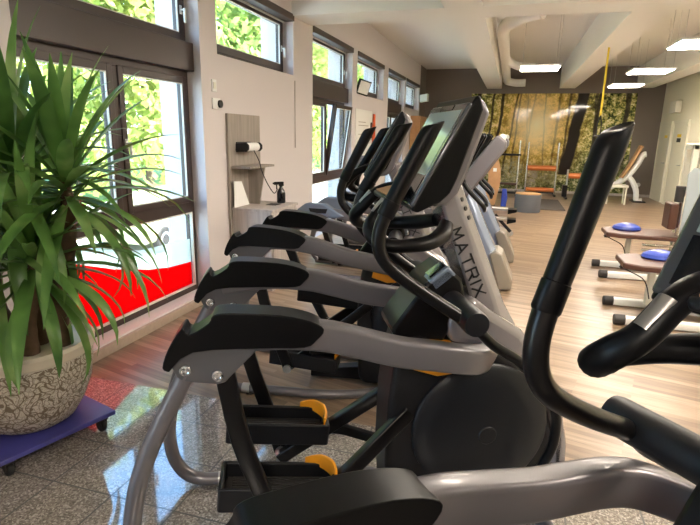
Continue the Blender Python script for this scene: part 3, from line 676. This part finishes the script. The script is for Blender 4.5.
trunk([TL(-2.11, 1.98, .50), TL(-2.10, 1.98, .75), TL(-2.03, 1.99, 1.0), TL(-2.0, 2.0, 1.2), TL(*HEADS[0])], [.05, .042, .04, .034, .02])
trunk([TL(-2.24, 1.96, .50), TL(-2.24, 1.97, .75), TL(-2.28, 1.98, 1.05), TL(*HEADS[1])], [.06, .045, .038, .02])
trunk([TL(-2.42, 1.88, .50), TL(-2.42, 1.87, .62), TL(-2.39, 1.86, .8), TL(*HEADS[3])], [.13, .10, .055, .02])
trunk([TL(-2.16, 1.84, .50), TL(-2.15, 1.84, .7), TL(-2.08, 1.84, .88), TL(*HEADS[2])], [.045, .036, .03, .018])
def foliage(c, n, Lr, seed, up=.5):
    rnd = random.Random(seed); mb = MB(); c = Vector(c)-W0
    for i in range(n):
        az = i*2.39996+rnd.uniform(-.25, .25); fr = i/(n-1)
        el = R(82-128*fr**.95+rnd.uniform(-9, 9)); L = rnd.uniform(*Lr)*(1-.12*(1-fr)); w = rnd.uniform(.024, .037)
        h = Vector((math.cos(az), math.sin(az), 0)); side = Vector((-math.sin(az), math.cos(az), 0))
        droop = rnd.uniform(.5, 1.7)*(.25+fr); p = c+Vector((0, 0, -.16*fr))+h*.015; N = 9; rows = []; a = el
        for k in range(N+1):
            s = k/N; ww = w*(.45+1.6*s if s < .35 else 1.01*(1-((s-.35)/.65)**2.2)) ; ww = max(ww, .0012)
            d_ = h*math.cos(a)+Vector((0, 0, math.sin(a))); nn = -h*math.sin(a)+Vector((0, 0, math.cos(a)))
            lim = W0.x+p.x
            rows.append((p+side*ww+nn*ww*.35, p, p-side*ww+nn*ww*.35))
            p = p+d_*L/N; a -= droop*(1.3*s+.15)/N*1.5
            if W0.x+p.x < -2.66: p.x = -2.66-W0.x
            if W0.z+p.z < .28: p.z = .28-W0.z
        vs = [v for r in rows for v in r]; fs = []
        for k in range(N):
            for q in (0, 1): fs.append((3*k+q, 3*k+q+1, 3*k+q+4, 3*k+q+3))
        mb.add(vs, fs)
    return mb.build('foliage', 'leaf', t, sharp=60)
foliage(HEADS[0], 60, (.54, .74), 3); foliage(HEADS[1], 56, (.6, .82), 11); foliage(HEADS[2], 46, (.5, .74), 5); foliage(HEADS[3], 46, (.5, .74), 8)

# ================================================================ HYGIENE STATION AND WALL ITEMS
t = thing('hygiene_station', 'grey oak cabinet with tall back panel and small shelf on the window wall', 'cabinet', (XL+.005, 4.76, 0))
MB().box((0, 0, .0), (.025, .70, 1.78)).build('back_panel', 'greywood', t, bevel=.003)
b = MB().box((.026, .03, 0), (.46, .68, .825)).build('cabinet_body', 'greywood_l', t, bevel=.004)
MB().box((.026, .02, .826), (.48, .69, .85)).build('cabinet_top', 'greywood_l', t, bevel=.003)
MB().box((.461, .05, .04), (.475, .66, .80)).build('cabinet_door', 'greywood_l', t, bevel=.003)
MB().box((.24, .36, .8505), (.36, .50, .853)).build('waste_slot', 'rubber', t)
MB().box((.026, .03, 1.245), (.24, .60, 1.268)).build('shelf', 'greywood', t, bevel=.003)
MB().prism([(.026, 1.244), (.22, 1.244), (.15, .852), (.026, .852)], .40, .418).build('shelf_bracket', 'greywood', t)
t = thing('paper_roll_holder', 'dark holder with white paper towel roll on the grey back panel', 'paper holder', (-2.60, 5.06, 1.455))
for y in (-.15, .15): MB().prism([(-.09, -.035), (.03, -.046), (.055, -.02), (.055, .02), (.03, .046), (-.09, .035)], y-.012, y+.012).build('holder_arm', 'charcoal', t, bevel=.005)
MB().box((-.09, -.15, -.05), (-.08, .15, .05)).build('holder_plate', 'charcoal', t)
MB().rod((0, -.148, 0), (0, .148, 0), .014, 10).build('spindle', 'charcoal', t)
tag(MB().lathe([(.022, -.12), (.044, -.12), (.044, .12), (.022, .12)], (-2.60, 5.06, 1.455), 'y', 28).build('paper_roll', 'paper'), 'white paper towel roll in the dark holder above the shelf', 'paper roll')
t = thing('spray_bottle', 'black spray bottle standing on the grey cabinet', 'spray bottle', (-2.40, 5.36, .851), R(235))
MB().lathe([(0, 0), (.043, 0), (.047, .01), (.047, .10), (.042, .13), (.02, .165), (.017, .185), (.0, .185)], seg=24).build('bottle', 'gloss', t)
MB().box((-.03, -.012, .20), (.085, .012, .232)).box((-.03, -.014, .185), (.022, .014, .202)).box((.05, -.006, .15), (.062, .006, .20)).build('spray_head', 'black', t, bevel=.004)
MB().lathe([(.007, .083), (.010, .088), (.010, .10), (0, .10)], (0, 0, .216), 'x', 12).build('nozzle', 'charcoal', t)
tag(MB().tube([(-2.55, 5.03, 1.42), (-2.47, 4.98, 1.32), (-2.42, 4.93, 1.23), (-2.385, 4.98, 1.10), (-2.36, 5.06, 1.00), (-2.365, 5.13, .985), (-2.37, 5.20, 1.02)], .005, 6, 6).build('tether_cord', 'rubber'), 'thin dark cord from the roll holder down to the spray bottle', 'cord')
tag(MB().prism([(4.775, .853), (5.09, .853), (4.93, 1.11), (4.775, 1.12)], -2.655, -2.65, 'x').build('notice_card', 'paper'), 'white card leaning under the shelf of the grey cabinet', 'card')
t = thing('wall_thermostat', 'white plate with black oval thermostat on the wall above the grey panel', 'thermostat', (XL, 4.62, 1.86))
MB().box((0, -.09, -.05), (.012, .05, .05)).build('plate', 'white', t, bevel=.003); MB().lathe([(0, .012), (.036, .012), (.036, .03), (0, .03)], (0, .03, 0), 'x', 20).build('dial', 'black', t)
t = thing('light_switch', 'white light switch above the black thermostat', 'switch', (XL, 4.57, 2.02))
MB().box((0, -.04, -.055), (.012, .04, .055)).build('plate', 'white', t, bevel=.003); MB().box((.012, -.02, -.03), (.017, .02, .03)).build('rocker', 'offwhite', t)
tag(MB().tube([(XL+.006, 4.55, 2.14), (XL+.006, 6.5, 2.14), (XL+.006, 6.9, 2.14)], .007, 6).tube([(XL+.006, 6.53, 2.25), (XL+.006, 6.53, 1.42)], .007, 6).build('wall_conduit', 'greywood_l'), 'thin grey cable conduit across the white wall', 'conduit')
t = thing('bulkhead_lamp', 'small dark-framed pale lamp fixed at the lower corner of a high window', 'lamp', (XL, 9.52, 2.42), R(0))
MB().box((0, -.02, -.02), (.06, .02, .02)).build('bracket', 'charcoal', t); rr_ = Matrix.Rotation(R(18), 3, 'Y') @ Matrix.Rotation(R(-25), 3, 'Z')
MB().box((.06, -.16, -.13), (.10, .16, .13), rr_).build('lamp_frame', 'charcoal', t, bevel=.006); MB().box((.098, -.135, -.105), (.106, .135, .105), rr_, (.08, 0, 0)).build('lens', 'lampbody', t)
t = thing('notice_board', 'white notice board with faint lines between two windows', 'notice board', (XL+.002, 9.30, 1.1))
MB().box((0, 0, .12), (.015, 1.15, .95)).build('board', 'white', t); MB().box((0, 0, -.1), (.02, 1.15, .115)).build('lower_panel', 'bluegrey', t)
q = MB()
for z, a in ((.72, .5), (.66, .7), (.5, .62)): q.box((.0155, .18, z), (.017, .18+a, z+.012))
q.build('lines', 'greywood', t)
t = thing('resistance_band', 'orange-red bands hanging on hooks beside the notice board', 'resistance bands', (XL+.03, 10.55, 1.05))
MB().tube([(0, 0, .95), (0, -.03, .5), (0, 0, .1), (0, .05, .5), (0, .03, .95)], .022, 8, 6, ref=(1, 0, 0)).build('orange_band', 'sign_red', t)
MB().tube([(0, -.2, .78), (0, -.22, .6), (0, -.18, .5), (0, -.15, .6), (0, -.17, .78)], .018, 8, 6, ref=(1, 0, 0)).build('red_band', 'brownpad', t)
MB().rod((-.03, 0, .95), (.03, 0, .95), .01, 8).rod((-.03, -.18, .78), (.03, -.18, .78), .01, 8).build('hook', 'steel', t)
tag(MB().prism([(0, 0), (.22, .04), (.22, .24), (0, .2)], 0, .30, 'y').build('wall_speaker', 'white', loc=(XL+.02, 15.9, 2.55)), 'small white loudspeaker high in the far left corner', 'speaker')
tag(MB().box((XL+.02, 14.6, 1.05), (XL+.28, 15.7, 2.12)).build('wall_cabinet', 'tan'), 'tan wooden cabinet on the far end of the window wall', 'cabinet')
tag(MB().box((XR-.14, 15.2, 2.27), (XR-.005, 15.75, 2.56)).build('wall_box', 'offwhite', bevel=.01), 'cream box with grille above the doors on the right wall', 'wall box')
tag(MB().box((XR-.045, 15.95, 1.66), (XR-.036, 16.2, 1.73)).build('door_sticker', 'sign_yellow'), 'yellow sticker on the farther cream door', 'sticker')
tag(MB().box((XR-.045, 14.75, 1.68), (XR-.036, 15.05, 1.75)).build('door_sticker', 'sign_yellow'), 'yellow sticker on the nearer cream door', 'sticker')
tag(MB().box((XR-.045, 14.75, 1.56), (XR-.036, 15.05, 1.655)).build('door_sign', 'black'), 'black sign under the yellow sticker on the nearer door', 'sign')
tag(MB().lathe([(0, 0), (.06, 0), (.055, -.03), (0, -.03)], (3.56, YF-.004, .34), 'y', 20).build('wall_socket', 'white'), 'round white socket low on the grey far wall', 'socket')

# ================================================================ STRENGTH MACHINES ON THE RIGHT
def make_bench(label):
    t = thing('strength_machine', label, 'strength machine', (0, 0, 0), 0, 'brown padded strength machines on the right')
    for y in (.29, -.30):
        b = MB().sweep([(.04, y, .045), (1.15, y, .045)], rrect(.035, .035, .012), ref=(0, 0, 1)).build('base_tube', 'white', t)
        MB().lathe([(0, -.045), (.042, -.045), (.046, -.03), (.046, .045), (0, .045)], (.0, y, .046), 'x', 18).build('end_cap', 'rubber', b)
    MB().box((.78, -.30, .015), (.85, .30, .075)).build('cross_tube', 'white', t, bevel=.01)
    MB().box((.28, .10, .08), (.34, .16, .455)).build('seat_post', 'offwhite', t, bevel=.008)
    MB().sweep([(.31, .13, .075), (.8, .13, .05)], rrect(.03, .03, .01), ref=(0, 0, 1)).build('post_foot', 'white', t)
    MB().prism([(.02, -.06), (.16, -.14), (.95, -.14), (.95, .42), (.14, .42), (.02, .34)], .455, .51, 'z').build('seat', 'brownpad', t, bevel=.015, seg=3)
    MB().tube([(.02, .1, .44), (.12, .08, .40), (.24, .05, .33), (.30, .06, .16)], .006, 6, 5).build('cable', 'rubber', t)
    MB().lathe([(0, -.03), (.025, -.03), (.025, .03), (0, .03)], (.06, .1, .44), 'x', 12).build('lock_knob', 'rubber', t)
    MB().box((.63, -.18, .60), (.72, .10, .90)).build('back_pad', 'brownpad', t, bevel=.02, seg=3)
    MB().rod((.78, -.04, .08), (.78, -.04, .98), .032, 16).build('chrome_post', 'chrome', t)
    MB().rod((.40, -.16, .40), (.76, -.16, .40), .016, 10).rod((.40, -.16, .34), (.76, -.16, .34), .016, 10).build('foot_bars', 'chrome', t)
    MB().lathe([(0, -.09), (.05, -.09), (.05, .09), (0, .09)], (.74, -.04, 1.0), 'z', 16).build('post_knob', 'rubber', t)
    # weight tower
    f = MB()
    for y in (-.02, .24):
        f.box((.80, y-.03, .03), (.86, y+.03, 1.56)); f.box((.99, y-.03, .03), (1.05, y+.03, 1.56))
    f.box((.80, -.05, 1.50), (1.05, .27, 1.57)); f.box((.80, -.05, .03), (1.05, .27, .09))
    f.build('tower_frame', 'offwhite', t, bevel=.008)
    st = MB()
    for k in range(10): st.box((.875, .03, .12+k*.045), (.975, .19, .12+k*.045+.04))
    st.build('weight_stack', 'charcoal', t)
    MB().rod((.925, .11, .55), (.925, .11, 1.5), .008, 8).rod((.90, .06, .1), (.90, .06, 1.5), .008, 8).build('guide_rods', 'chrome', t)
    MB().prism([(.78, .30), (.80, .95), (.78, 1.22), (.83, 1.30), (1.04, 1.30), (1.04, .30)], -.075, -.06).build('stack_guard', 'acrylic', t, bevel=.004)
    return t
B1 = make_bench('brown seated strength machine with blue cushion, farther of two on the right'); B1.location = (1.16, 6.97, 0)
dup(B1, (1.04, 5.24, 0), 0, 'brown seated strength machine with blue cushion, nearer one behind the near console')
def cushion(x, y, label):
    mb = MB().lathe([(0, 0), (.15, 0), (.165, .015), (.15, .045), (.10, .07), (.05, .082), (0, .085)], seg=28); mb.xf(lambda v: (v[0], v[1]*.8, v[2]))
    return tag(mb.build('cushion', 'bluepad', loc=(x, y, .511)), label, 'cushion', 'blue cushions on the strength machines')
cushion(1.45, 7.20, 'blue domed cushion on the farther brown seat'); cushion(1.43, 5.50, 'blue domed cushion on the nearer brown seat')

# ================================================================ FAR END
def post_foot(t, x, y): MB().box((x-.03, y-.3, 0), (x+.03, y+.3, .05)).build('foot', 'charcoal', t, bevel=.006)
t = thing('stretch_rack', 'rack with two chrome posts and two orange rolls before the forest mural', 'stretch rack', (.85, 16.1, 0))
for x in (-.40, .40):
    MB().rod((x, 0, .05), (x, 0, 1.48), .026, 12).build('post', 'chrome', t); post_foot(t, x, 0)
for z in (.77, .16): MB().rod((-.37, 0, z), (.37, 0, z), .075 if z > .5 else .06, 18).build('roll', 'orangepad', t)
MB().box((-.40, -.02, .06), (.40, .02, .10)).build('cross_bar', 'charcoal', t)
t = thing('stretch_rack', 'rack with a single black bar and dark base left of the orange-roll rack', 'stretch rack', (-.05, 15.8, 0))
for x in (-.42, .26): MB().rod((x, 0, .05), (x, 0, 1.52), .024, 12).build('post', 'chrome', t); post_foot(t, x, 0)
MB().rod((-.45, 0, 1.13), (.30, 0, 1.13), .03, 12).build('bar', 'charcoal', t)
MB().box((-.44, -.20, .30), (.24, .06, .35)).build('board', 'brownpad', t); MB().box((-.44, -.22, .06), (.24, .06, .10)).build('base_board', 'charcoal', t)
t = thing('stretch_rack', 'orange-roll machine right of the big mural trunk, mostly behind the near handle', 'stretch rack', (1.75, 15.6, 0))
for x in (-.24, .30): MB().rod((x, 0, .05), (x, 0, .78), .024, 12).build('post', 'steel', t); post_foot(t, x, 0)
MB().rod((-.22, 0, .62), (.30, 0, .62), .075, 18).build('roll', 'orangepad', t)
MB().box((-.34, -.12, .05), (-.22, .12, .36)).build('weight_box', 'black', t, bevel=.01)
t = thing('ottoman', 'round slate-grey ottoman with tan top before the racks', 'ottoman', (.43, 12.35, 0))
MB().lathe([(0, .0), (.275, .0), (.28, .01), (.28, .385), (.275, .39), (0, .39)], seg=40).build('drum', 'ottoman', t); MB().lathe([(0, .391), (.27, .391), (.265, .41), (0, .412)], seg=40).build('top', 'tan', t)
tag(MB().box((.45, 12.8, .001), (1.28, 15.0, .014)).build('floor_mat', 'matgrey'), 'dark grey mat on the wood floor beside the ottoman', 'mat')
t = thing('balance_board', 'tall curved tan wooden board with white label standing left of the ottoman', 'board', (-.36, 12.9, 0))
MB().sweep([(-.05, 0, .0), (-.02, 0, .3), (.02, 0, .6), (.0, 0, .9), (-.06, 0, 1.12)], rrect(.14, .02, .01), ref=(1, 0, 0), smooth=4, scale=[.8, .95, 1, 1, .8]).build('board_body', 'tan', t)
MB().box((-.02, -.03, .82), (.06, -.024, .90)).build('label_plate', 'paper', t)
MB().box((-.12, -.25, .0), (.08, .2, .03)).build('stand', 'charcoal', t)
tag(MB().prism([(-.05, .0), (.07, .0), (.09, .25), (.06, .45), (-.04, .45)], -.05, .03).build('foam_block', 'bluepad', bevel=.02, loc=(-.10, 12.7, 0)), 'blue pad standing beside the tan wooden board', 'pad')
t = thing('massage_stool', 'cream four-legged stool with flat top before the far grey wall', 'stool', (2.62, 14.85, 0))
MB().box((-.25, -.2, .42), (.25, .2, .485)).build('seat', 'offwhite', t, bevel=.015)
for x in (-.21, .21):
    for y in (-.16, .16): MB().rod((x, y, 0), (x, y, .43), .02, 10).build('leg', 'offwhite', t)
t = thing('stretch_chair', 'white crossed-frame machine with tan pad beside the far grey wall', 'stretching machine', (3.05, 15.6, 0))
MB().tube([(-.45, 0, .35), (-.1, 0, .62), (.12, 0, .95), (.22, 0, 1.2), (.30, 0, 1.24)], .075, 12, 5).build('frame_arm', 'white', t)
MB().tube([(-.12, 0, .70), (.05, 0, .55), (.18, 0, .3), (.22, 0, .05), (.35, 0, .03)], .07, 12, 5).build('frame_leg', 'white', t)
MB().sweep([(-.22, -.02, .62), (-.05, -.02, .95), (.16, -.02, 1.45)], rrect(.16, .03, .02), smooth=3).build('pad', 'tan', t)
MB().box((.1, -.25, 0), (.4, .25, .03)).build('base', 'charcoal', t)
t = thing('dumbbell_rack', 'low two-tier rack with silver rails and black ends, left of the ottoman', 'rack', (-.08, 9.1, 0))
for z, d in ((.42, 0), (.27, -.08)):
    MB().box((-.45, -.10+d, z), (.10, .10+d, z+.045)).build('tier', 'steel', t, bevel=.006)
    MB().prism([(.10, z-.05), (.24, z-.01), (.24, z+.03), (.10, z+.03)], -.12+d, .12+d).build('end_bracket', 'black', t)
MB().sweep([(-.1, 0, .34), (.06, -.02, .18), (.17, -.03, .07)], rrect(.03, .025, .008)).sweep([(-.1, 0, .34), (-.35, -.02, .18), (-.45, -.03, .07)], rrect(.03, .025, .008)).build('leg', 'charcoal', t)
for x in (.17, -.45): MB().lathe([(0, -.015), (.045, -.015), (.045, .015), (0, .015)], (x, -.03, .046), 'y', 16).build('wheel', 'steel', t)

# ================================================================ OUTDOORS
struct(MB().box((-16, -12, -1.45), (XO-.01, 70, -1.35)).build('ground_paving', 'ground'))
struct(MB().box((-90, -40, -1.32), (-16, 140, -1.21)).build('ground_lawn', 'lawn'))
t = thing('parked_car', 'pale green car parked outside beyond the red window film', 'car', (-8.9, 12.3, -1.35), R(90))
MB().prism([(-2.1, .30), (-2.1, .62), (-1.95, .82), (-1.1, .92), (-.5, 1.36), (.9, 1.42), (1.55, 1.0), (2.05, .92), (2.1, .55), (2.05, .28)], -.82, .82).build('body', 'carpaint', t, bevel=.12, seg=4)
MB().prism([(-.95, .95), (-.45, 1.30), (.85, 1.34), (1.3, 1.0)], -.79, .79).build('side_glass', 'carglass', t, bevel=.02)
for x in (-1.3, 1.35):
    for y in (-.74, .74):
        w = MB().lathe([(.20, -.11), (.30, -.11), (.33, -.07), (.33, .07), (.30, .11), (.20, .11)], (x, y, .33), 'y', 28).build('tyre', 'rubber', t)
        MB().lathe([(0, -.10), (.20, -.115), (.20, .115), (0, .10)], (x, y, .33), 'y', 24).build('hubcap', 'steel', w)
def tree(x, y, h, r, m, seed, label, n=6500):
    rnd = random.Random(seed)
    t = thing('tree', label, 'tree', (x, y, -1.21), 0, 'trees outside the windows')
    MB().tube([(0, 0, 0), (.05, .05, h*.3), (0, .1, h*.6)], .16, 8, 3, scale=[1, .8, .4], ref=(0, 1, 0)).build('trunk', 'bark', t)
    blobs = [(Vector((rnd.uniform(-.55, .55)*r, rnd.uniform(-.55, .55)*r, h*rnd.uniform(.12, .95))), r*rnd.uniform(.38, .62)) for _ in range(34)]
    mb = MB()
    for i in range(n):
        c, br = blobs[i % 34]
        d = Vector((rnd.gauss(0, 1), rnd.gauss(0, 1), rnd.gauss(0, 1))).normalized(); p = c+d*br*rnd.uniform(.75, 1.05)
        a = Vector((rnd.gauss(0, 1), rnd.gauss(0, 1), rnd.gauss(0, 1))).normalized(); b = d.cross(a).normalized(); a = (b.cross(d)+d*rnd.uniform(-.6, .6)).normalized(); s = rnd.uniform(.10, .2)*(r/2.4)
        mb.add([p-a*s, p+b*s*.55, p+a*s, p-b*s*.55], [(0, 1, 2, 3)])
    mb.build('crown', m, t)
    return t
ya = -1.0; kinds = ['tree with bright green leaves seen through the windows', 'tree with yellowish leaves seen through the windows']
protos = [tree(-14.5, 4.0, 10.5, 3.3, 'tree1', 1, kinds[0]), tree(-14.5, 11.5, 11.5, 3.3, 'tree2', 2, kinds[1])]
rt = random.Random(5)
for i, (x, y) in enumerate([(-14.5, -3.5), (-14.5, 19), (-14.5, 27), (-14.5, 35), (-14.5, 44), (-14.5, 54), (-14.5, 65), (-22.5, 0), (-22.5, 7.8), (-22.5, 15.6), (-22.5, 23.4), (-22.5, 31.5), (-22.5, 41), (-22.5, 52), (-23, 66)]):
    o = dup(protos[i % 2], (x, y, -1.21), rt.uniform(0, 6)); k = rt.uniform(.9, 1.08); o.scale = (k, k, k)
